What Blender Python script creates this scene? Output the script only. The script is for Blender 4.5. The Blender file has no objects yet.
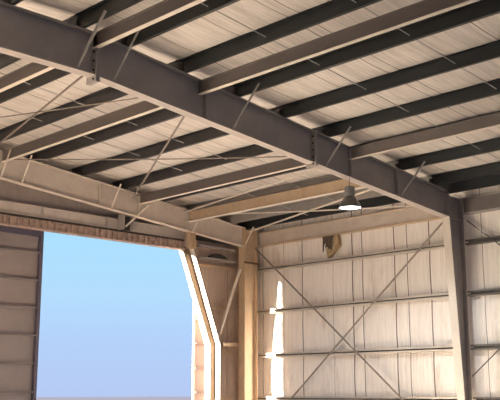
import bpy, math, random
from mathutils import Vector, Matrix
random.seed(7)
sc = bpy.context.scene
COL = sc.collection

# ------------------------------------------------------------------ dimensions
XS, YE, YF = 22.5, 22.9, 14.14        # side wall, end wall, main frame plane
YR = 22.35                            # end frame plane
RIDGE = 9.55
def T(x):                             # rafter top / purlin underside
    return 8.47 - 0.106 * max(0.0, x - RIDGE)
def BM(x):                            # main rafter underside
    return 7.60 - 0.0965 * max(0.0, x - RIDGE)
def BE(x):                            # end rafter underside
    return 7.37 - 0.0945 * (x - 12.6) if x > RIDGE else 7.66
PD = 0.28                             # purlin depth
RS = 0.106
SKEW = Vector((1, 0, -RS))

# ------------------------------------------------------------------ materials
def nodes(m):
    m.use_nodes = True
    nt = m.node_tree
    return nt, nt.nodes, nt.links
def mat(name, col, rough=0.6, metal=0.0, var=0.12, scale=3.0, stretch=(1, 1, 1), bump=0.0, bscale=20.0,
        stain=None, stain_amt=0.0, stain_scale=1.2, stain_stretch=(1, 1, 1), lo=0.52, hi=0.72):
    m = bpy.data.materials.new(name)
    nt, N, L = nodes(m)
    b = N['Principled BSDF']
    b.inputs['Roughness'].default_value = rough
    b.inputs['Metallic'].default_value = metal
    tc = N.new('ShaderNodeTexCoord')
    mp = N.new('ShaderNodeMapping'); mp.inputs['Scale'].default_value = stretch
    L.new(tc.outputs['Object'], mp.inputs['Vector'])
    nz = N.new('ShaderNodeTexNoise'); nz.inputs['Scale'].default_value = scale
    nz.inputs['Detail'].default_value = 6; nz.inputs['Roughness'].default_value = 0.65
    L.new(mp.outputs['Vector'], nz.inputs['Vector'])
    cr = N.new('ShaderNodeValToRGB')
    cr.color_ramp.elements[0].position = 0.3; cr.color_ramp.elements[1].position = 0.7
    a = [max(0, c * (1 - var)) for c in col]; z = [min(1, c * (1 + var)) for c in col]
    cr.color_ramp.elements[0].color = (*a, 1); cr.color_ramp.elements[1].color = (*z, 1)
    L.new(nz.outputs['Fac'], cr.inputs['Fac'])
    out = cr.outputs['Color']
    if stain:
        mp2 = N.new('ShaderNodeMapping'); mp2.inputs['Scale'].default_value = stain_stretch
        L.new(tc.outputs['Object'], mp2.inputs['Vector'])
        n2 = N.new('ShaderNodeTexNoise'); n2.inputs['Scale'].default_value = stain_scale
        n2.inputs['Detail'].default_value = 8; n2.inputs['Roughness'].default_value = 0.7
        L.new(mp2.outputs['Vector'], n2.inputs['Vector'])
        r2 = N.new('ShaderNodeMapRange'); r2.inputs['From Min'].default_value = lo
        r2.inputs['From Max'].default_value = hi; r2.inputs['To Max'].default_value = stain_amt
        L.new(n2.outputs['Fac'], r2.inputs['Value'])
        mx = N.new('ShaderNodeMix'); mx.data_type = 'RGBA'
        L.new(r2.outputs['Result'], mx.inputs['Factor'])
        L.new(out, mx.inputs['A']); mx.inputs['B'].default_value = (*stain, 1)
        out = mx.outputs['Result']
    L.new(out, b.inputs['Base Color'])
    if bump:
        n3 = N.new('ShaderNodeTexNoise'); n3.inputs['Scale'].default_value = bscale
        n3.inputs['Detail'].default_value = 4
        L.new(mp.outputs['Vector'], n3.inputs['Vector'])
        bp = N.new('ShaderNodeBump'); bp.inputs['Strength'].default_value = bump
        bp.inputs['Distance'].default_value = 0.05
        L.new(n3.outputs['Fac'], bp.inputs['Height'])
        L.new(bp.outputs['Normal'], b.inputs['Normal'])
    return m

M = {}
M['frame'] = mat('frame_paint', (0.365, 0.325, 0.30), 0.55, var=0.10, scale=1.6, stain=(0.22, 0.19, 0.18), stain_amt=0.35)
M['flange'] = mat('tan_steel_lit_flange', (0.50, 0.44, 0.40), 0.55, var=0.10, scale=2.5, stain=(0.3, 0.22, 0.15), stain_amt=0.3)  # lighter copy of the frame paint; underside's floor-bounced light put into colour
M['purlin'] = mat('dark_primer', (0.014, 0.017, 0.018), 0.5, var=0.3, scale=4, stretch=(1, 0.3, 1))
M['purlinlit'] = mat('lit_dark_primer', (0.034, 0.032, 0.034), 0.5, var=0.35, scale=5, stretch=(1, 0.3, 1))  # lighter copy of the dark primer; far bay's stronger light put into colour
M['railgrey'] = mat('leaf_rail_paint', (0.22, 0.185, 0.18), 0.5, var=0.15)
M['endrafter'] = mat('lit_end_rafter_paint', (0.56, 0.485, 0.42), 0.55, var=0.10, scale=2.5, stain=(0.3, 0.22, 0.15), stain_amt=0.3)  # frame paint lightened; the end bay's brighter light is in the colour
M['endwarm'] = mat('lit_corner_insulation', (0.56, 0.43, 0.34), 0.6, var=0.10, scale=2.0, stretch=(5, 1, 0.5), bump=0.3, bscale=5, stain=(0.25, 0.17, 0.11), stain_amt=0.6, stain_scale=1.2)  # brighter, warmer copy of the end insulation; corner's warm light painted in
M['strut'] = mat('strut_paint', (0.165, 0.138, 0.122), 0.55, var=0.12, scale=3, stretch=(1, 0.3, 1))
M['strutf'] = mat('pale_steel_lit_flange', (0.70, 0.62, 0.53), 0.5, var=0.1, scale=3)  # pale steel; on bottom flanges it carries light bounced from below
M['tan'] = mat('tan_paint', (0.54, 0.40, 0.265), 0.55, var=0.12, scale=2.5, stretch=(1, 1, 0.4), stain=(0.25, 0.16, 0.09), stain_amt=0.4)
M['rod'] = mat('galvanised_rod', (0.27, 0.23, 0.19), 0.45, metal=0.2, var=0.2, scale=6)
M['rodgrey'] = mat('grey_rod', (0.46, 0.44, 0.42), 0.5, var=0.1, scale=6)
M['bracegrey'] = mat('brace_paint', (0.27, 0.25, 0.23), 0.5, var=0.1, scale=6)
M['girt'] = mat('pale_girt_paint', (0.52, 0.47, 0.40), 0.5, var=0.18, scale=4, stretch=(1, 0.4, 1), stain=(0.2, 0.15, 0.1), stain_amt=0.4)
M['girtshade'] = mat('shaded_girt_paint', (0.09, 0.08, 0.07), 0.55, var=0.25, scale=4)  # darker girt colour; near-bay dimness and channel shade painted in
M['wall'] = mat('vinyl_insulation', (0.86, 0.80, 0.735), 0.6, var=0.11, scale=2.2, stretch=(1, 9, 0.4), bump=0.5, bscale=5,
                stain=(0.36, 0.25, 0.15), stain_amt=0.65, stain_scale=0.9, stain_stretch=(1, 2.2, 0.6), lo=0.55, hi=0.78)
M['seam'] = mat('insulation_tape_seam', (0.15, 0.115, 0.085), 0.7, var=0.3, scale=6)
M['ceil'] = mat('roof_vinyl_insulation', (0.69, 0.63, 0.575), 0.55, var=0.22, scale=2.0, stretch=(0.4, 7, 1), bump=0.45, bscale=4,
                stain=(0.42, 0.34, 0.26), stain_amt=0.4, stain_scale=0.8, stain_stretch=(0.5, 2.5, 1), lo=0.5, hi=0.75)
M['endwall'] = mat('shaded_end_insulation', (0.34, 0.285, 0.26), 0.6, var=0.10, scale=2.0, stretch=(5, 1, 0.5), bump=0.3, bscale=5,
                   stain=(0.25, 0.17, 0.11), stain_amt=0.5, stain_scale=1.2)  # base colour darkened to carry the shade over the door head
M['leaf'] = mat('door_leaf_skin', (0.31, 0.265, 0.26), 0.6, var=0.08, scale=1.4, stain=(0.26, 0.2, 0.17), stain_amt=0.5, stain_scale=0.8)
M['stile'] = mat('door_stile_dark', (0.10, 0.085, 0.12), 0.5, var=0.1)
M['rust'] = mat('rusty_track', (0.40, 0.29, 0.24), 0.8, var=0.35, scale=9, stain=(0.08, 0.05, 0.04), stain_amt=0.8, stain_scale=5)
M['jamblit'] = mat('white_jamb_lit_face', (0.60, 0.54, 0.46), 0.5, var=0.06, scale=2)  # white jamb; also paints light onto the column flange and leaf stile
M['groove'] = mat('brown_groove', (0.15, 0.095, 0.055), 0.7, var=0.2)
M['floor'] = mat('concrete_floor', (0.62, 0.555, 0.49), 0.7, var=0.12, scale=0.6, bump=0.1)
M['ground'] = mat('hazy_field', (0.075, 0.078, 0.105), 0.9, var=0.05, scale=0.02)
M['beige'] = mat('beige_beam_paint', (0.62, 0.53, 0.44), 0.55, var=0.1, scale=1.5, stretch=(1, .4, 2), stain=(0.4, .3, .2), stain_amt=.4)
M['dark'] = mat('dark_cavity', (0.04, 0.032, 0.028), 0.8, var=0.3)
M['fibre'] = mat('torn_fibreglass', (0.42, 0.31, 0.17), 0.9, var=0.35, scale=9, bump=0.6, bscale=30)
M['fibredark'] = mat('torn_backing', (0.11, 0.085, 0.06), 0.9, var=0.4, scale=8)
M['lampmetal'] = mat('lamp_spun_metal', (0.14, 0.135, 0.13), 0.35, metal=0.7, var=0.1)
M['lampcap'] = mat('lamp_ballast_grey', (0.24, 0.23, 0.22), 0.5, metal=0.2, var=0.1)
M['masonry'] = mat('masonry', (0.35, 0.30, 0.26), 0.9, var=0.15)
M['ground'].node_tree.nodes['Principled BSDF'].inputs['Specular IOR Level'].default_value = 0.0
M['floordim'] = mat('low_bounce_floor', (0.19, 0.185, 0.18), 0.8, var=0.15, scale=0.5)  # unseen near floor darkened to cut light bounced into the near bay
def emis(name, col, s):
    m = bpy.data.materials.new(name); nt, N, L = nodes(m)
    b = N['Principled BSDF']; b.inputs['Base Color'].default_value = (*col, 1)
    b.inputs['Emission Color'].default_value = (*col, 1); b.inputs['Emission Strength'].default_value = s
    return m
M['lens'] = emis('lit_lens', (0.95, 0.97, 1.0), 9.0)

# ------------------------------------------------------------------ mesh builder
class MB:
    def __init__(s): s.v = []; s.f = []; s.mi = []
    def add(s, vs, fs, mi=0):
        o = len(s.v); s.v += [tuple(v) for v in vs]
        for f in fs: s.f.append([o + i for i in f]); s.mi.append(mi)
        return s
    def hexa(s, b, t, mi=0):          # 4 bottom + 4 top corners
        return s.add(list(b) + list(t), [(3, 2, 1, 0), (4, 5, 6, 7), (0, 1, 5, 4), (1, 2, 6, 5), (2, 3, 7, 6), (3, 0, 4, 7)], mi)
    def box(s, lo, hi, mi=0):
        x0, y0, z0 = lo; x1, y1, z1 = hi
        return s.hexa([(x0, y0, z0), (x1, y0, z0), (x1, y1, z0), (x0, y1, z0)], [(x0, y0, z1), (x1, y0, z1), (x1, y1, z1), (x0, y1, z1)], mi)
    def sweep(s, prof, p, q, u, w, mi=0, closed=True):   # extrude 2D profile from p to q
        p, q, u, w = map(Vector, (p, q, u, w)); n = len(prof)
        vs = [p + u * a + w * b for a, b in prof] + [q + u * a + w * b for a, b in prof]
        fs = [(i, (i + 1) % n, n + (i + 1) % n, n + i) for i in range(n if closed else n - 1)]
        fs += [tuple(range(n))[::-1], tuple(range(n, 2 * n))]
        return s.add(vs, fs, mi)
    def tube(s, pts, r, n=8, mi=0):
        pts = [Vector(p) for p in pts]; rings = []
        for i, p in enumerate(pts):
            d = (pts[min(i + 1, len(pts) - 1)] - pts[max(i - 1, 0)]).normalized()
            a = d.cross(Vector((0, 0, 1)))
            if a.length < 1e-3: a = d.cross(Vector((1, 0, 0)))
            a.normalize(); b = d.cross(a)
            rings.append([p + (a * math.cos(2 * math.pi * k / n) + b * math.sin(2 * math.pi * k / n)) * r for k in range(n)])
        vs = [v for g in rings for v in g]; fs = []
        for i in range(len(pts) - 1):
            for k in range(n): fs.append((i * n + k, i * n + (k + 1) % n, (i + 1) * n + (k + 1) % n, (i + 1) * n + k))
        fs += [tuple(range(n))[::-1], tuple(range((len(pts) - 1) * n, len(pts) * n))]
        return s.add(vs, fs, mi)
    def lathe(s, prof, c, n=24, mi=0):
        c = Vector(c); vs = []
        for r, z in prof:
            vs += [c + Vector((r * math.cos(2 * math.pi * k / n), r * math.sin(2 * math.pi * k / n), z)) for k in range(n)]
        fs = []
        for i in range(len(prof) - 1):
            for k in range(n): fs.append((i * n + k, i * n + (k + 1) % n, (i + 1) * n + (k + 1) % n, (i + 1) * n + k))
        return s.add(vs, fs, mi)
    def build(s, name, mats, parent=None, smooth=False, bevel=0.0):
        me = bpy.data.meshes.new(name); me.from_pydata(s.v, [], s.f)
        if not isinstance(mats, (list, tuple)): mats = [mats]
        for m in mats: me.materials.append(m)
        for p, i in zip(me.polygons, s.mi): p.material_index = i; p.use_smooth = smooth
        me.update()
        import bmesh
        bm = bmesh.new(); bm.from_mesh(me); bmesh.ops.recalc_face_normals(bm, faces=bm.faces); bm.to_mesh(me); bm.free()
        o = bpy.data.objects.new(name, me); COL.objects.link(o)
        if parent is not None:
            o.parent = parent
            o.matrix_parent_inverse = Matrix.Translation(-parent.location)
        if bevel:
            bv = o.modifiers.new('bevel', 'BEVEL'); bv.width = bevel; bv.segments = 2; bv.limit_method = 'ANGLE'
        return o

def tag(o, label, cat, group=None):
    o['label'] = label; o['category'] = cat
    if group: o['group'] = group
    return o
def empty(name, loc, label, cat, group=None):
    o = bpy.data.objects.new(name, None); o.location = loc; COL.objects.link(o)
    o.empty_display_size = 0.2
    return tag(o, label, cat, group)
def struct(o):
    o['kind'] = 'structure'; return o
ORD = ['first', 'second', 'third', 'fourth', 'fifth', 'sixth', 'seventh', 'eighth', 'ninth', 'tenth', 'eleventh', 'twelfth']

# ------------------------------------------------------------------ setting
struct(MB().box((-10.2, 13.0, -0.25), (XS + 0.3, YE + 0.05, 0), 0).box((-10.2, -8.2, -0.25), (XS + 0.3, 13.0, 0), 1).build('floor', [M['floor'], M['floordim']]))
g = MB().box((-420, 23.0, -0.6), (420, 330, -0.02))
struct(g.build('ground', M['ground']))

# roof insulation: draped between the purlins, with seams
PX = [1.65, 3.2, 4.7, 6.25, 7.75, 9.28, 10.38, 11.88, 13.45, 14.97, 16.5, 18.02, 19.5, 21.05, 21.87]
def roof_mesh():
    xs = [-10.2, -7, -4, -1.5]
    for a, b in zip(PX[:-1], PX[1:]):
        xs += [a + (b - a) * k / 6 for k in range(6)]
    xs += [PX[-1], 22.2, XS + 0.35]
    def zz(x):
        z = T(x) + PD + 0.004
        for a, b in zip(PX[:-1], PX[1:]):
            if a <= x <= b:
                t = (x - a) / (b - a); z -= 0.035 * math.sin(math.pi * t) ** 0.8 if 0 < t < 1 else 0
        return z
    seams = [8.4, 9.6, 10.72, 11.0, 12.3, 13.6, 15.2, 16.4, 17.3, 18.6, 19.9, 21.2, 22.2]
    ys = [-8.2, -4, 0, 3, 5, 7]
    flag = []
    cuts = []
    for s_ in seams: cuts += [s_ - 0.010, s_ + 0.010]
    cur = 7
    allys = ys[:]
    for i, s_ in enumerate(seams):
        prev = allys[-1]
        mid = (prev + s_) / 2
        allys += [mid, s_ - 0.010, s_ + 0.010]
    allys += [YE + 0.05]
    mb = MB(); nx = len(xs); ny = len(allys)
    vs = []
    for j, y in enumerate(allys):
        for x in xs:
            pinch = 0.0
            for s_ in seams:
                d = abs(y - s_)
                if d < 0.05: pinch = 0.02
            vs.append((x, y, zz(x) + pinch))
    fs = []; mi = []
    for j in range(ny - 1):
        yc = (allys[j] + allys[j + 1]) / 2
        sm = 1 if any(abs(yc - s_) < 0.004 for s_ in seams) else 0
        for i in range(nx - 1):
            fs.append((j * nx + i, j * nx + i + 1, (j + 1) * nx + i + 1, (j + 1) * nx + i)); mi.append(sm)
    o = len(mb.v); mb.v += vs
    for f, m_ in zip(fs, mi): mb.f.append(list(f)); mb.mi.append(m_)
    ob = mb.build('ceiling', [M['ceil'], M['seam']])
    mb = MB()
    mb.add([(-10.2, -8.2, 8.95), (RIDGE, -8.2, 8.95), (XS + .35, -8.2, 8.95 - RS * (XS + .35 - RIDGE)),
            (-10.2, YE + .05, 8.95), (RIDGE, YE + .05, 8.95), (XS + .35, YE + .05, 8.95 - RS * (XS + .35 - RIDGE))],
           [(0, 1, 4, 3), (1, 2, 5, 4)], 0)
    struct(mb.build('roof', M['masonry']))
    return ob
struct(roof_mesh())

# side wall with pillowed insulation between the girts and vertical seams
GZ = [1.42, 2.84, 4.33, 5.78]
def side_wall():
    seams = [9.0, 10.3, 11.5, 12.75, 13.6, 15.37, 16.18, 16.65, 17.9, 18.3, 19.12, 20.45, 21.3, 22.3]
    wide = {9.0: .012, 10.3: .012, 11.5: .012, 12.75: .01, 13.6: .01, 15.37: .018, 16.18: .012, 16.65: .02, 17.9: .014, 18.3: .022, 19.12: .008, 20.45: .016, 21.3: .007, 22.3: .012}
    ys = [-8.2, -4, 0, 4, 7]
    sl = []
    for s_ in seams:
        a = ys[-1]; w = wide[s_]
        for k in (1, 2, 3): ys.append(a + (s_ - w - a) * k / 4)
        sl.append(len(ys)); ys += [s_ - w, s_ + w]
    ys += [22.6, YE + 0.05]
    zs = [0]
    lv = [0] + GZ + [7.45]
    for a, b in zip(lv[:-1], lv[1:]):
        zs += [a + (b - a) * k / 6 for k in range(1, 7)]
    def X(y, z):
        x = XS + 0.12
        for a, b in zip(lv[:-1], lv[1:]):
            if a <= z <= b: fz = math.sin(math.pi * (z - a) / (b - a))
        q = [7] + seams + [23]
        fy = 0
        for a, b in zip(q[:-1], q[1:]):
            if a <= y <= b: fy = math.sin(math.pi * (y - a) / (b - a))
        return x - 0.06 * (max(fz, 0) ** 0.6) * (0.35 + 0.65 * max(fy, 0) ** 0.5) + 0.006 * math.sin(y * 9 + z * 2)
    mb = MB(); n = len(zs)
    mb.v = [(X(y, z), y, z) for y in ys for z in zs]
    for j in range(len(ys) - 1):
        for i in range(n - 1):
            mb.f.append([j * n + i, j * n + i + 1, (j + 1) * n + i + 1, (j + 1) * n + i])
            mb.mi.append(1 if j in sl else 0)
    o = mb.build('wall_right', [M['wall'], M['seam']])
    b = MB().box((XS + .2, -8.2, 0), (XS + .3, YE + .05, 7.45)).build('trim_1', M['masonry'])
    struct(b)
    return struct(o)
side_wall()

# end wall: above the door head, the chamfered corner and the strip beside the corner column
mb = MB()
def slab(pts, y0, y1, mi=0):
    n = len(pts)
    mb.add([(x, y0, z) for x, z in pts] + [(x, y1, z) for x, z in pts],
           [tuple(range(n)), tuple(range(n, 2 * n))[::-1]] + [(i, (i + 1) % n, n + (i + 1) % n, n + i) for i in range(n)], mi)
Y0, Y1 = YE - 0.04, YE + 0.05
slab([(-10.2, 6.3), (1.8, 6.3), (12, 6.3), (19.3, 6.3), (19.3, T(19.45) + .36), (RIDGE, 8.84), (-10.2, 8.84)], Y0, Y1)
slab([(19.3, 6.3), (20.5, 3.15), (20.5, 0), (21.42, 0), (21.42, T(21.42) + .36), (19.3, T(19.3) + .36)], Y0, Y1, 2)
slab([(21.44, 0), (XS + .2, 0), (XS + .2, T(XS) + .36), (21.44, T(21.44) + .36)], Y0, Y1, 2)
slab([(21.42, 0), (21.44, 0), (21.44, 7.3), (21.42, 7.3)], Y0 + .005, Y1 - .005, 1)
slab([(-10.2, 0), (-9, 0), (-9, 6.3), (-10.2, 6.3)], Y0, Y1)
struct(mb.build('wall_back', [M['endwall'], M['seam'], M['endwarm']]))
struct(MB().box((-10.3, -8.2, 0), (-10.2, 17.6, 8.95)).box((-10.3, 17.6, 4.5), (-10.2, 22.4, 8.95)).box((-10.3, 22.4, 0), (-10.2, YE + .05, 8.95)).build('wall_left', M['leaf']))  # side opening added out of view to let sun onto the floor
struct(MB().box((-10.2, -8.3, 0), (-8, -8.2, 8.95)).box((-8, -8.3, 5.4), (19, -8.2, 8.95)).box((19, -8.3, 0), (XS + .3, -8.2, 8.95)).build('wall_front', M['leaf']))  # front opening added out of view to let sky light in

# ------------------------------------------------------------------ steel sections
def I_beam_x(root, yc, top, bot, xs, web_t, fl_w, fl_t, mweb, mfl):
    """I section whose web lies in the XZ plane; top/bot are functions of x."""
    w = MB()
    for a, b in zip(xs[:-1], xs[1:]):
        w.hexa([(a, yc - web_t / 2, bot(a)), (b, yc - web_t / 2, bot(b)), (b, yc + web_t / 2, bot(b)), (a, yc + web_t / 2, bot(a))],
               [(a, yc - web_t / 2, top(a)), (b, yc - web_t / 2, top(b)), (b, yc + web_t / 2, top(b)), (a, yc + web_t / 2, top(a))])
    w.build('web', mweb, root)
    for nm, fn, sg in (('top_flange', top, -1), ('bottom_flange', bot, 1)):
        f = MB()
        for a, b in zip(xs[:-1], xs[1:]):
            za, zb = fn(a), fn(b); d = fl_t * sg
            lo = min(0, d); hi = max(0, d)
            f.hexa([(a, yc - fl_w / 2, za + lo), (b, yc - fl_w / 2, zb + lo), (b, yc + fl_w / 2, zb + lo), (a, yc + fl_w / 2, za + lo)],
                   [(a, yc - fl_w / 2, za + hi), (b, yc - fl_w / 2, zb + hi), (b, yc + fl_w / 2, zb + hi), (a, yc + fl_w / 2, za + hi)])
        f.build(nm, mfl if nm == 'bottom_flange' else mweb, root)  # bottom flange coloured paler, standing in for light off the floor

# main rafter
rt = empty('rafter', (RIDGE, YF, BM(RIDGE)), 'big dark grey-brown tapered roof rafter crossing the picture from upper left to the tall column', 'roof beam')
top_ = lambda x: T(x) - 0.005
I_beam_x(rt, YF, top_, BM, [4.5, RIDGE, 21.62], 0.02, 0.24, 0.022, M['frame'], M['flange'])
for x in (12.5, 17.38, 19.3):
    for sg in (-1, 1):
        y0, y1 = (YF - .115, YF - .012) if sg < 0 else (YF + .012, YF + .115)
        MB().box((x - .008, y0, BM(x) + .024), (x + .008, y1, T(x) - .03)).build('stiffener_plate', M['frame'], rt)
for x, ext in ((9.66, 0.13), (16.02, 0.07)):          # bolted splices
    for dx in (-.02, .02):
        p = MB().box((x + dx * 1.3 - .02, YF - .16, BM(x) - ext), (x + dx * 1.3 + .02, YF + .16, T(x) - .005)).build('splice_plate', M['frame'], rt)
        if dx < 0:
            for k in range(5):
                z = BM(x) - ext + .06 + k * (T(x) - BM(x) - .1) / 4.2
                MB().tube([(x - .075, YF - .085, z), (x + .075, YF - .085, z)], .018, 6).build('bolt', M['dark'], p)

# main frame column: tapered, inner flange towards the hangar
ct = empty('column', (22.1, YF, 0), 'tall dark tapered steel column carrying the right end of the big rafter', 'column')
def xin(z): return 22.12 - (22.12 - 21.66) * min(1, max(0, z / 6.45))
ZT = 7.12
w = MB()
w.hexa([(xin(0), YF - .01, 0), (22.34, YF - .01, 0), (22.34, YF + .01, 0), (xin(0), YF + .01, 0)],
       [(xin(6.45), YF - .01, ZT), (22.34, YF - .01, ZT - .06), (22.34, YF + .01, ZT - .06), (xin(6.45), YF + .01, ZT)])
w.build('web', M['frame'], ct)
f = MB(); wd = .12
f.hexa([(xin(0) - .02, YF - wd, 0), (xin(0), YF - wd, 0), (xin(0), YF + wd, 0), (xin(0) - .02, YF + wd, 0)],
       [(xin(6.45) - .02, YF - wd, 6.45), (xin(6.45), YF - wd, 6.45), (xin(6.45), YF + wd, 6.45), (xin(6.45) - .02, YF + wd, 6.45)])
f.build('inner_flange', M['jamblit'], ct)  # paler than the web: side light on this face put into colour
MB().box((22.34, YF - .12, 0), (22.36, YF + .12, 7.05)).build('outer_flange', M['frame'], ct)
MB().box((21.80, YF - .17, 0.0), (22.40, YF + .17, .025)).build('base_plate', M['frame'], ct)
MB().box((21.67, YF - .11, 6.42), (22.33, YF - .012, 6.445)).build('stiffener_plate', M['frame'], ct)
MB().box((21.645, YF - .12, 6.45), (21.668, YF + .12, ZT)).build('knee_plate', M['frame'], ct)

# end rafter
et = empty('rafter', (12.6, YR, BE(12.6)), 'lighter tan end rafter running above the big door opening to the corner column', 'roof beam')
I_beam_x(et, YR, top_, BE, [8.0, RIDGE, 21.72], 0.02, 0.20, 0.02, M['endrafter'], M['strutf'])
for x in (15.62, 17.12, 19.05):
    MB().box((x - .009, YR - .10, BE(x) + .022), (x + .009, YR - .011, T(x) - .03)).build('stiffener_plate', M['endrafter'], et)

# corner column
cc = empty('column', (21.93, YR, 0), 'tan corner column standing where the end wall meets the side wall', 'column')
MB().box((21.62, YR - .15, 0), (21.64, YR + .15, T(21.7))).build('flange', M['tan'], cc)
MB().box((22.20, YR - .15, 0), (22.22, YR + .15, T(22.2))).build('flange', M['tan'], cc)
MB().box((21.64, YR - .012, 0), (22.20, YR + .012, T(22.0) - .02)).build('web', M['tan'], cc)
MB().box((21.58, YR - .17, 5.93), (22.24, YR - .155, 6.0)).build('strap_plate', M['groove'], cc)
MB().box((21.58, YR - .19, 0), (22.26, YR + .19, .025)).build('base_plate', M['tan'], cc)

# ------------------------------------------------------------------ purlins
t_ = 0.014
def z_profile(d=PD, fl=0.075):
    # x, z ; web at x=0, bottom flange away from the ridge, top flange towards it
    return [(0, t_), (0, d - t_), (-fl, d - t_), (-fl, d), (t_, d), (t_, t_), (fl, t_), (fl, 0.03), (fl + .008, 0.03), (fl + .008, 0), (0, 0)]
NEAR = [7.75, 9.28, 10.38, 11.88, 13.45, 14.97, 16.5, 18.02, 19.5, 21.05]
FARP = [7.75, 9.28, 10.38, 11.86, 13.44, 14.97, 16.5, 18.02, 19.5, 21.05]
def purlin(x, y0, y1, label, group, m='purlin'):
    o = MB().sweep(z_profile(), (x, y0, T(x)), (x, y1, T(x)), (1, 0, 0), (0, 0, 1)).build('purlin', M[m])
    tag(o, label, 'purlin', group)
    yc = YF - .03 if y0 < 10 else YF + .03
    MB().box((x - .012, yc - .06, T(x) + .0), (x - .001, yc + .06, T(x) + .2)).build('cleat', M['dark'], o)
    return o
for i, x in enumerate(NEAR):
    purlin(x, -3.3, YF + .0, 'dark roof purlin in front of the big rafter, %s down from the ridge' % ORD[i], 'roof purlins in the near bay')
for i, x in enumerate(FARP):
    purlin(x, YF + .001, YE - .05, '%s roof purlin beyond the big rafter, %s down from the ridge' % ('dark' if i < len(FARP) - 2 else 'grey', ORD[i]), 'roof purlins in the far bay', 'purlinlit' if i < len(FARP) - 2 else 'bracegrey')  # lowest two greyer still, the brighter far bay put into their colour
# eave purlins
for y0, y1, lab in ((-3.3, YF - .001, 'dark eave purlin at the foot of the roof, right of the tall column'), (YF + .001, YE - .05, 'dark eave purlin at the foot of the roof above the long beige eave beam')):
    o = MB().sweep(z_profile(.28, .08), (21.87, y0, T(21.87)), (21.87, y1, T(21.87)), (1, 0, 0), (0, 0, 1)).build('eave_purlin', M['purlin'])
    tag(o, lab, 'purlin')

# ------------------------------------------------------------------ struts (I sections along Y, framed into the rafter webs)
def strut(x, y0, y1, depth, fw, label, zt=None):
    zt = T(x) - .03 if zt is None else zt
    wm = M['tan'] if depth > .3 else M['strut']
    r = empty('strut_beam', (x, (y0 + y1) / 2, zt - depth), label, 'strut')
    MB().box((x - .006, y0, zt - depth), (x + .006, y1, zt)).build('web', wm, r)
    MB().box((x - fw / 2, y0, zt - .012), (x + fw / 2, y1, zt)).build('top_flange', M['strut'], r)
    MB().box((x - fw / 2, y0, zt - depth - .012), (x + fw / 2, y1, zt - depth)).build('bottom_flange', M['strutf'], r)  # paler than the web: light from the floor painted on
    return r
nn = 'near side of the big rafter'; ff = 'bay beyond the big rafter'
strut(9.62, -3.3, YF - .03, .28, .11, 'brown strut beam with pale lower flange on the %s, nearest the ridge' % nn)
strut(12.36, -3.3, YF - .03, .28, .11, 'brown strut beam with pale lower flange on the %s, middle of three' % nn)
strut(17.38, -3.3, YF - .03, .28, .11, 'brown strut beam on the %s, lowest of three, above the lamp' % nn)
strut(9.62, YF + .03, YR - .03, .28, .11, 'brown strut beam in the %s, at the far left under the ridge' % ff)
strut(12.36, YF + .03, YR - .03, .28, .11, 'brown strut beam in the %s, ending on the end rafter at the left edge' % ff)
strut(17.12, YF + .03, YR - .03, .28, .11, 'brown strut beam in the %s, meeting the rafter at its bolted splice' % ff)
strut(19.12, YF + .03, YR - .12, .34, .16, 'deep tan strut beam in the %s, ending above the bent door post' % ff, T(19.12) - .06)

# ------------------------------------------------------------------ sag rods
for y, lab in ((9.4, 'thin grey sag rod through the near purlins, the one closer to the viewer'), (11.63, 'thin grey sag rod through the near purlins, the one closer to the big rafter'),
               (15.9, 'thin grey sag rod through the far purlins, just behind the big rafter'), (17.67, 'thin grey sag rod through the far purlins, midway along the bay'),
               (19.53, 'thin grey sag rod through the far purlins, closest to the end rafter')):
    o = MB().tube([(9.0, y, T(9) + .1), (RIDGE, y, T(RIDGE) + .1), (21.87, y, T(21.87) + .1)], .011, 6).build('sag_rod', M['rodgrey'])
    tag(o, lab, 'rod', 'sag rods through the purlins')

# ------------------------------------------------------------------ roof bracing rods
def rod(name, p, q, r, label, sag=0.0, m='rod', group=None):
    p, q = Vector(p), Vector(q)
    pts = [p.lerp(q, k / 8) - Vector((0, 0, sag * math.sin(math.pi * k / 8))) for k in range(9)]
    o = MB().tube(pts, r, 8).build(name, M[m])
    return tag(o, label, 'brace', group)
yn, yf_ = YF + .05, YR - .05
def zr(x, d=.27): return T(x) - d
G = 'roof cross bracing rods in the far bay'
rod('bracing_rod', (12.36, yn, zr(12.5, .33)), (16.85, yf_, zr(16.85, .22)), .027, 'thick tan roof bracing rod from the big rafter to the end rafter, left of centre', 0, 'rod', G)
rod('bracing_rod', (12.36, yf_, zr(12.36, .24)), (17.3, yn, zr(17.3, .2)), .018, 'thin slack roof bracing rod starting at the left end of the end rafter', .05, 'rod', G)
rod('bracing_rod', (9.95, yn, zr(9.95, .36)), (12.05, yf_, zr(12.05, .02)), .025, 'roof bracing rod slanting down from the ridge splice of the big rafter', 0, 'rod', G)
rod('bracing_rod', (9.62, yf_, zr(9.62, .22)), (12.3, yn, zr(12.3, .2)), .016, 'thin roof bracing rod at the far left edge, nearly level', .03, 'rod', G)
rod('bracing_rod', (17.38, yn, zr(17.4, .3)), (19.0, yf_, zr(19.0, .1)), .022, 'roof bracing rod running close above the deep tan strut beam', 0, 'strutf', G)
rod('bracing_rod', (19.3, yn, zr(19.3, .35)), (21.9, yf_, zr(21.9, .1)), .030, 'pale thick roof bracing rod running from behind the lamp to the corner column', 0, 'strutf', G)
rod('bracing_rod', (21.7, yn, zr(21.7, .35)), (19.2, yf_, zr(19.2, .15)), .020, 'pale slender roof bracing rod passing behind the lit lamp bowl', .04, 'strutf', G)

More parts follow.
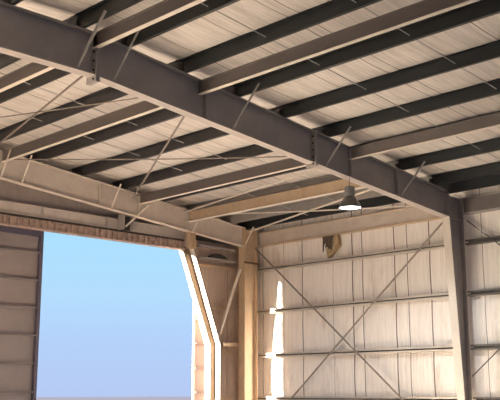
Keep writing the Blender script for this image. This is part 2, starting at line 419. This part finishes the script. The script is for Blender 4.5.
# wall cross bracing
rod('bracing_rod', (22.2, 22.29, 6.53), (22.2, 14.62, .05), .03, 'wall bracing rod from the corner column top to the tall column foot', 0, 'rod')
rod('bracing_rod', (22.2, 14.55, 6.47), (22.2, 22.2, .13), .03, 'wall bracing rod from the tall column top to the corner column foot', 0, 'rod')
rod('bracing_rod', (22.36, 13.9, 6.40), (22.36, 6.2, .05), .018, 'bracing rod on the wall right of the tall column, falling to the right', 0, 'girtshade')
rod('bracing_rod', (22.36, 13.98, 2.05), (22.36, 9.2, 5.9), .018, 'bracing rod on the wall right of the tall column, rising to the right', 0, 'girtshade')

# ------------------------------------------------------------------ flange braces
def fbrace(x, yr, zb, dirn, ln, label, name='flange_brace', group=None, m='flange', r=.018):
    p = Vector((x, yr + dirn * .1, zb)); q = Vector((x + .03, yr + dirn * (.1 + ln), T(x) + (.07 if yr < 20 else -.03)))
    d = (q - p).normalized()
    u = Vector((1, 0, 0)); w = d.cross(u)
    o = MB().sweep([(0, 0), (r * 2, 0), (r * 2, .008), (.008, .008), (.008, r * 2), (0, r * 2)], p, q, u, w).build(name, M[m])
    return tag(o, label, 'brace', group)
GB = 'flange braces on the near face of the big rafter'
labs = ['steep flange brace at the ridge splice of the big rafter', 'flange brace on the big rafter just right of the ridge splice', 'flange brace on the big rafter below the middle brown strut beam',
        'flange brace on the big rafter up and left of the lamp', 'flange brace on the big rafter nearest the tall column']
for x, l in zip((9.2, 10.06, 13.3, 16.4, 19.42), labs):
    fbrace(x, YF, BM(x) + .03, -1, .84 if x < 9.5 else .78, l, group=GB, m='bracegrey', r=.022 if x < 9.5 else .016)
GE = 'flange braces on the end rafter'
for x, l in zip((12.3, 12.95, 16.03, 19.3, 21.66), ('pale flange brace at the left edge where the end rafter enters the picture', 'pale flange brace on the end rafter, second from the left edge', 'pale flange brace on the end rafter, left of the centre of the door',
                                 'pale flange brace on the end rafter above the bent door post', 'pale flange brace on the end rafter beside the corner column')):
    fbrace(x, YR, BE(x) + .02, -1, .40, l, group=GE, m='strutf')
p, q = Vector((16.75, YR + .12, 6.62)), Vector((17.35, YR - .25, 7.34))
o = MB().tube([p, q], .03, 8).build('knee_brace', M['strutf']); tag(o, 'pale knee brace running from the dark header bracket up past the end rafter', 'brace')

# ------------------------------------------------------------------ side wall girts and eave beam
def girt(y0, y1, z, label, m):
    # web level, inner flange upright with lip, outer flange against the insulation
    prof = [(.18, 0), (0, 0), (0, .05), (.01, .05), (.01, .01), (.17, .01), (.17, .13), (.01, .13), (.01, .09), (0, .09), (0, .14), (.18, .14)]
    b = MB().sweep(prof, (22.36, y0, z - .07), (22.36, y1, z - .07), (1, 0, 0), (0, 0, 1))
    b.mi[5] = 1  # channel interior painted dark in place of shade
    o = b.build('girt', [M[m], M['girtshade']])
    return tag(o, label, 'girt', 'side wall girts')
nm = ['lowest', 'second from the bottom', 'third from the bottom', 'topmost']
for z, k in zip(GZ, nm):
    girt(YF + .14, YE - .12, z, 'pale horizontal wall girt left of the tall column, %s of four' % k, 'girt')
    girt(-3.3, YF - .14, z, 'dark horizontal wall girt right of the tall column, %s of four' % k, 'girtshade')
for y0, y1, lab in ((YF + .14, YE - .1, 'long beige eave beam along the top of the side wall, from corner to tall column'), (-3.3, YF - .14, 'eave beam along the top of the wall right of the tall column')):
    m_ = M['tan'] if y0 > 10 else M['frame']  # near-bay beam coloured darker, its weaker light put into the paint
    r = empty('eave_beam', (22.4, (y0 + y1) / 2, 6.62), lab, 'beam')
    MB().box((22.36, y0, 6.62), (22.40, y1, 7.06)).build('web', M['beige'] if y0 > 10 else M['strut'], r)
    MB().box((22.30, y0, 6.60), (22.56, y1, 6.625)).build('bottom_flange', m_, r)
    MB().box((22.33, y0, 7.05), (22.48, y1, 7.075)).build('top_flange', m_, r)

# torn insulation hanging under the eave beam
tr = empty('torn_insulation', (22.4, 18.8, 6.0), 'torn brown flap of wall insulation hanging below the beige eave beam', 'insulation')
mb = MB(); rng = random.Random(3)
prof = [(19.2, 6.58), (19.05, 6.60), (18.85, 6.60), (18.62, 6.60), (18.42, 6.58), (18.36, 6.25), (18.52, 6.12), (18.75, 5.98), (18.92, 5.86), (18.98, 6.1), (19.02, 6.3), (19.1, 6.42)]
prof = [(18.66 + (y - 18.36) * .8, z) for y, z in prof]
vs = [(22.36 + rng.uniform(-.05, .05), y, z) for y, z in prof] + [(22.5 + rng.uniform(-.02, .02), y, z) for y, z in prof]
n = len(prof)
mb.add(vs, [tuple(range(n)), tuple(range(n, 2 * n))[::-1]] + [(i, (i + 1) % n, n + (i + 1) % n, n + i) for i in range(n)])
mb.build('backing', M['fibre'], tr)
mb = MB()
for k in range(9):
    y = 18.85 + k * .05; h = rng.uniform(.25, .5)
    mb.add([(22.34, y, 6.58), (22.33, y + .045, 6.58), (22.30, y + .03 + rng.uniform(-.03, .05), 6.58 - h), (22.38, y, 6.58), (22.38, y + .045, 6.58), (22.35, y + .03, 6.58 - h)],
           [(0, 1, 2), (3, 5, 4), (0, 2, 5, 3), (1, 4, 5, 2), (0, 3, 4, 1)])
mb.build('hanging_shred', M['fibredark'], tr)

# ------------------------------------------------------------------ door head: header beam, track, bracket, posts
r = empty('header_beam', (16, YE - .12, 6.56), 'tan header beam above the big door opening, below the end rafter', 'beam')
MB().box((8.2, YE - .16, 6.56), (19.35, YE - .13, 6.86)).build('web', M['flange'], r)
MB().box((8.2, YE - .22, 6.54), (19.35, YE - .05, 6.565)).build('bottom_flange', M['flange'], r)
MB().box((8.2, YE - .20, 6.855), (19.35, YE - .05, 6.875)).build('top_flange', M['flange'], r)
for x in (13.95, 16.2):
    MB().box((x - .02, YE - .22, 6.565), (x + .02, YE - .165, 6.86)).build('stiffener_plate', M['frame'], r)
r = empty('door_track', (16, YE - .2, 6.2), 'rusty overhead sliding door track along the head of the door opening', 'track')
MB().box((8.2, YE - .24, 6.22), (19.3, YE - .2, 6.47)).build('track_rail', M['rust'], r)
MB().box((8.2, YE - .22, 6.47), (19.3, YE - .18, 6.54)).build('gap_shade_strip', M['dark'], r)  # dark strip painted in for the shaded gap over the track
MB().box((8.2, YE - .30, 6.19), (19.3, YE - .06, 6.225)).build('track_lip', M['rust'], r)
rng = random.Random(5)
for k in range(34):
    x = 12.3 + k * .205 + rng.uniform(-.03, .03)
    MB().box((x - .035, YE - .30, 6.225), (x + .035, YE - .245, 6.40 + rng.uniform(0, .07))).build('track_hanger', M['rust'], r)
r = empty('header_bracket', (16.75, YR + .1, 6.5), 'dark square bracket joining the header beam to the end rafter, left of the bent post', 'bracket')
MB().box((16.62, YR + .02, 6.52), (16.64, YR + .34, 7.0)).build('side_plate', M['frame'], r)
MB().box((16.98, YR + .02, 6.52), (17.0, YR + .34, 7.0)).build('side_plate', M['frame'], r)
MB().box((16.64, YR + .20, 6.52), (16.98, YR + .22, 6.95)).build('back_plate', M['dark'], r)
r = empty('hanger_post', (19.3, YR + .05, 6.2), 'short tan post hanging from the end rafter at the top of the bent door post', 'post')
MB().box((19.2, YR - .08, 6.2), (19.22, YR + .1, BE(19.2))).build('flange', M['tan'], r)
MB().box((19.42, YR - .08, 6.2), (19.44, YR + .1, BE(19.43))).build('flange', M['tan'], r)
MB().box((19.22, YR, 6.2), (19.42, YR + .02, BE(19.43))).build('web', M['tan'], r)

# bent door post
r = empty('door_post', (20.7, 22.55, 0), 'bent sunlit white post at the right side of the door opening, leaning then upright', 'post')
def bent(path, y0, y1, wx, nm, m):
    b = MB()
    for (xa, za), (xb, zb) in zip(path[:-1], path[1:]):
        b.hexa([(xb, y0, zb), (xb + wx, y0, zb), (xb + wx, y1, zb), (xb, y1, zb)], [(xa, y0, za), (xa + wx, y0, za), (xa + wx, y1, za), (xa, y1, za)])
    b.build(nm, m, r)
P1 = [(19.22, 6.3), (20.52, 3.15), (20.52, 0)]
bent(P1, 22.71, 22.89, .03, 'outer_flange', M['jamblit'])
bent([(x + .03, z) for x, z in P1], 22.70, 22.73, .22, 'web', M['groove'])
bent([(19.40, 6.5)] + [(x + .20, z) for x, z in P1[1:]], 22.45, 22.65, .04, 'inner_flange', M['jamblit'])
bent([(19.43, 6.5)] + [(x + .24, z) for x, z in P1[1:]], 22.45, 22.70, .03, 'return_plate', M['groove'])

# sliding door leaves outside
def leaf(x0, x1, label, stile_right):
    r = empty('sliding_door_leaf', ((x0 + x1) / 2, YE + .42, 0), label, 'door')
    MB().box((x0, YE + .42, .05), (x1, YE + .45, 6.9)).build('skin', M['leaf'], r)
    for z in (.8, 1.6, 2.4, 3.2, 4.0, 4.79, 5.6):
        MB().sweep([(0, 0), (.10, 0), (.10, .05), (.088, .05), (.088, .012), (0, .012)], (x0 + .05, YE + .42, z), (x1 - .05, YE + .42, z), (0, -1, 0), (0, 0, 1)).build('rail', M['railgrey'], r)
    for x, nm in ((x0, 'stile'), (x1 - .1, 'stile')):
        MB().box((x, YE + (.30 if stile_right else .38), .05), (x + (.1 if stile_right else .05), YE + .42, 6.42)).build(nm, M['stile'] if stile_right else M['jamblit'], r)  # right leaf's pale stiles have the sunlit edge put into colour
    MB().box((x0 + .1, YE + .30, 6.10), (x1 - .1, YE + .42, 6.30)).build('top_rail', M['stile'], r)  # dark colour stands in for the shaded gap above the leaf
    if stile_right:
        MB().box((12.9, YE + .36, .1), (12.94, YE + .42, 6.3)).build('mullion', M['leaf'], r)
        MB().box((10.2, YE + .36, .1), (10.24, YE + .42, 6.3)).build('mullion', M['leaf'], r)
leaf(-2.5, 14.33, 'brown ribbed sliding door leaf at the left edge of the door opening', True)
leaf(20.3, 25.0, 'ribbed sliding door leaf seen behind the bent white post', False)

# end wall girts and braces between post and corner
for z, k in zip((1.42, 2.9, 4.4, 5.78), ('lowest', 'second from the bottom', 'third from the bottom', 'topmost')):
    xa = 20.75 if z < 3.2 else 20.75 - (z - 3.15) * .38
    o = MB().sweep([(0, 0), (.13, 0), (.13, .05), (.145, .05), (.145, -.012), (.012, -.012), (.012, -.09), (0, -.09)], (xa + .05, YE - .2, z + .03), (21.6, YE - .2, z + .03), (0, 1, 0), (0, 0, 1)).build('girt', M['tan'])
    tag(o, 'short tan end wall girt right of the bent post, %s of four' % k, 'girt', 'end wall girts')
rod('corner_brace', (21.6, YR + .05, 5.75), (20.85, YE - .28, 3.55), .06, 'tan diagonal brace from the corner column down to the bent door post', 0, 'strutf')
o = MB().box((20.9, YR + .12, 3.12), (21.61, YR + .2, 3.24)).build('stub_beam', M['tan']); tag(o, 'short level tan beam tying the bent post to the corner column', 'beam')
r = empty('wall_shelf', (20.5, YE - .2, 6.1), 'dark ledge with debris on the end wall under the end rafter, right of the post', 'ledge')
MB().box((19.95, YE - .25, 6.40), (21.6, YE - .06, 6.45)).build('upper_rail', M['frame'], r)
MB().box((19.95, YE - .30, 6.0), (21.6, YE - .06, 6.05)).build('board', M['frame'], r)
mb = MB()
for k in range(7):
    x = 20.45 + k * .11; h = .06 + .1 * math.sin(k * .5 + .2)
    mb.box((x, YE - .28, 6.05), (x + .11, YE - .1, 6.05 + abs(h)))
mb.build('debris', M['dark'], r)
MB().box((19.7, YE - .10, 6.62), (21.6, YE - .05, 6.95)).build('dark_panel', M['dark'], r)

# ------------------------------------------------------------------ pendant lamp
LX, LY, LZ = 17.34, YF - .06, 6.07
lp = empty('pendant_lamp', (LX, LY, LZ), 'lit grey bell-shaped high bay lamp hanging under the big rafter', 'lamp')
pr = [(.29, 0), (.285, .03), (.25, .1), (.20, .19), (.15, .27), (.115, .31), (.11, .31), (.145, .26), (.195, .18), (.245, .09), (.278, .02), (.29, 0)]
MB().lathe(pr, (LX, LY, LZ), 28).build('reflector', M['lampmetal'], lp, smooth=True)
MB().lathe([(0, .31), (.115, .31), (.125, .33), (.125, .52), (.105, .55), (.04, .57), (0, .57)], (LX, LY, LZ), 20).build('ballast_housing', M['lampcap'], lp, smooth=False)
for z in (.36, .41, .46):
    MB().lathe([(.125, z), (.138, z + .008), (.138, z + .02), (.125, z + .028)], (LX, LY, LZ), 20).build('cooling_fin', M['lampcap'], lp)
MB().lathe([(0, .03), (.10, .012), (.2, .012), (.27, .025), (.268, .045), (0, .06)], (LX, LY, LZ), 24).build('lens', M['lens'], lp, smooth=True)
hk = MB().tube([(LX, LY, LZ + .56), (LX, LY, BM(LX) + .01)], .012, 8).build('hook', M['lampcap'], lp)

# ------------------------------------------------------------------ outside: unseen block added to shade part of the door from the sun
tw = empty('sun_blocker', (5.7, 25.4, 0), 'plain masonry block added out of view to keep sun off part of the door', 'light blocker')
MB().box((3.6, 24.9, 0), (8.35, 26.0, 9.6)).build('blocker_body', M['masonry'], tw)
MB().box((3.5, 24.8, 9.6), (8.35, 26.0, 9.75)).build('cap', M['frame'], tw)

# ------------------------------------------------------------------ light
d = Vector((0.952, -0.304, -0.20)).normalized()
sun = bpy.data.lights.new('sun', 'SUN'); sun.energy = 98; sun.angle = math.radians(0.6); sun.color = (1.0, 0.885, 0.745)
so = bpy.data.objects.new('sun', sun); COL.objects.link(so)
so.rotation_euler = d.to_track_quat('-Z', 'Y').to_euler(); so.location = (-20, 40, 20)
ll = bpy.data.lights.new('lamp_light', 'SPOT'); ll.energy = 850; ll.spot_size = math.radians(160); ll.spot_blend = .35
ll.color = (.93, .96, 1.0); ll.shadow_soft_size = .2
lo = bpy.data.objects.new('lamp_light', ll); COL.objects.link(lo); lo.location = (LX, LY, LZ - .03)

w = bpy.data.worlds.new('sky'); sc.world = w; w.use_nodes = True
N, L = w.node_tree.nodes, w.node_tree.links
bg = N['Background']; tc = N.new('ShaderNodeTexCoord'); sp = N.new('ShaderNodeSeparateXYZ'); cr = N.new('ShaderNodeValToRGB')
L.new(tc.outputs['Generated'], sp.inputs['Vector']); L.new(sp.outputs['Z'], cr.inputs['Fac'])
e = cr.color_ramp.elements
e[0].position = 0.0; e[0].color = (.47, .60, .90, 1)
e[1].position = 1.0; e[1].color = (.16, .34, .75, 1)
for p_, c_ in ((.05, (.46, .64, .96, 1)), (.10, (.46, .72, .99, 1)), (.16, (.42, .75, 1.0, 1)), (.4, (.30, .55, .92, 1))):
    x = e.new(p_); x.color = c_
L.new(cr.outputs['Color'], bg.inputs['Color']); bg.inputs['Strength'].default_value = 1.0

# ------------------------------------------------------------------ camera
f_, pitch, yaw = 915.0, math.atan(193 / 915.0), 0.793
cam = bpy.data.cameras.new('camera'); co = bpy.data.objects.new('camera', cam); COL.objects.link(co)
cam.sensor_width = 36; cam.lens = f_ / 500 * 36; cam.clip_end = 2000
fw = Vector((math.cos(yaw) * math.cos(pitch), math.sin(yaw) * math.cos(pitch), math.sin(pitch)))
co.location = (0, 0, 1.6); co.rotation_euler = fw.to_track_quat('-Z', 'Y').to_euler()
sc.camera = co

sc.view_settings.view_transform = 'Standard'; sc.view_settings.look = 'None'
sc.view_settings.exposure = 0.0; sc.view_settings.gamma = 1.0; sc.view_settings.use_curve_mapping = False
sc.cycles.use_denoising = True
sc.cycles.max_bounces = 10; sc.cycles.diffuse_bounces = 8
sc.cycles.sample_clamp_indirect = 12
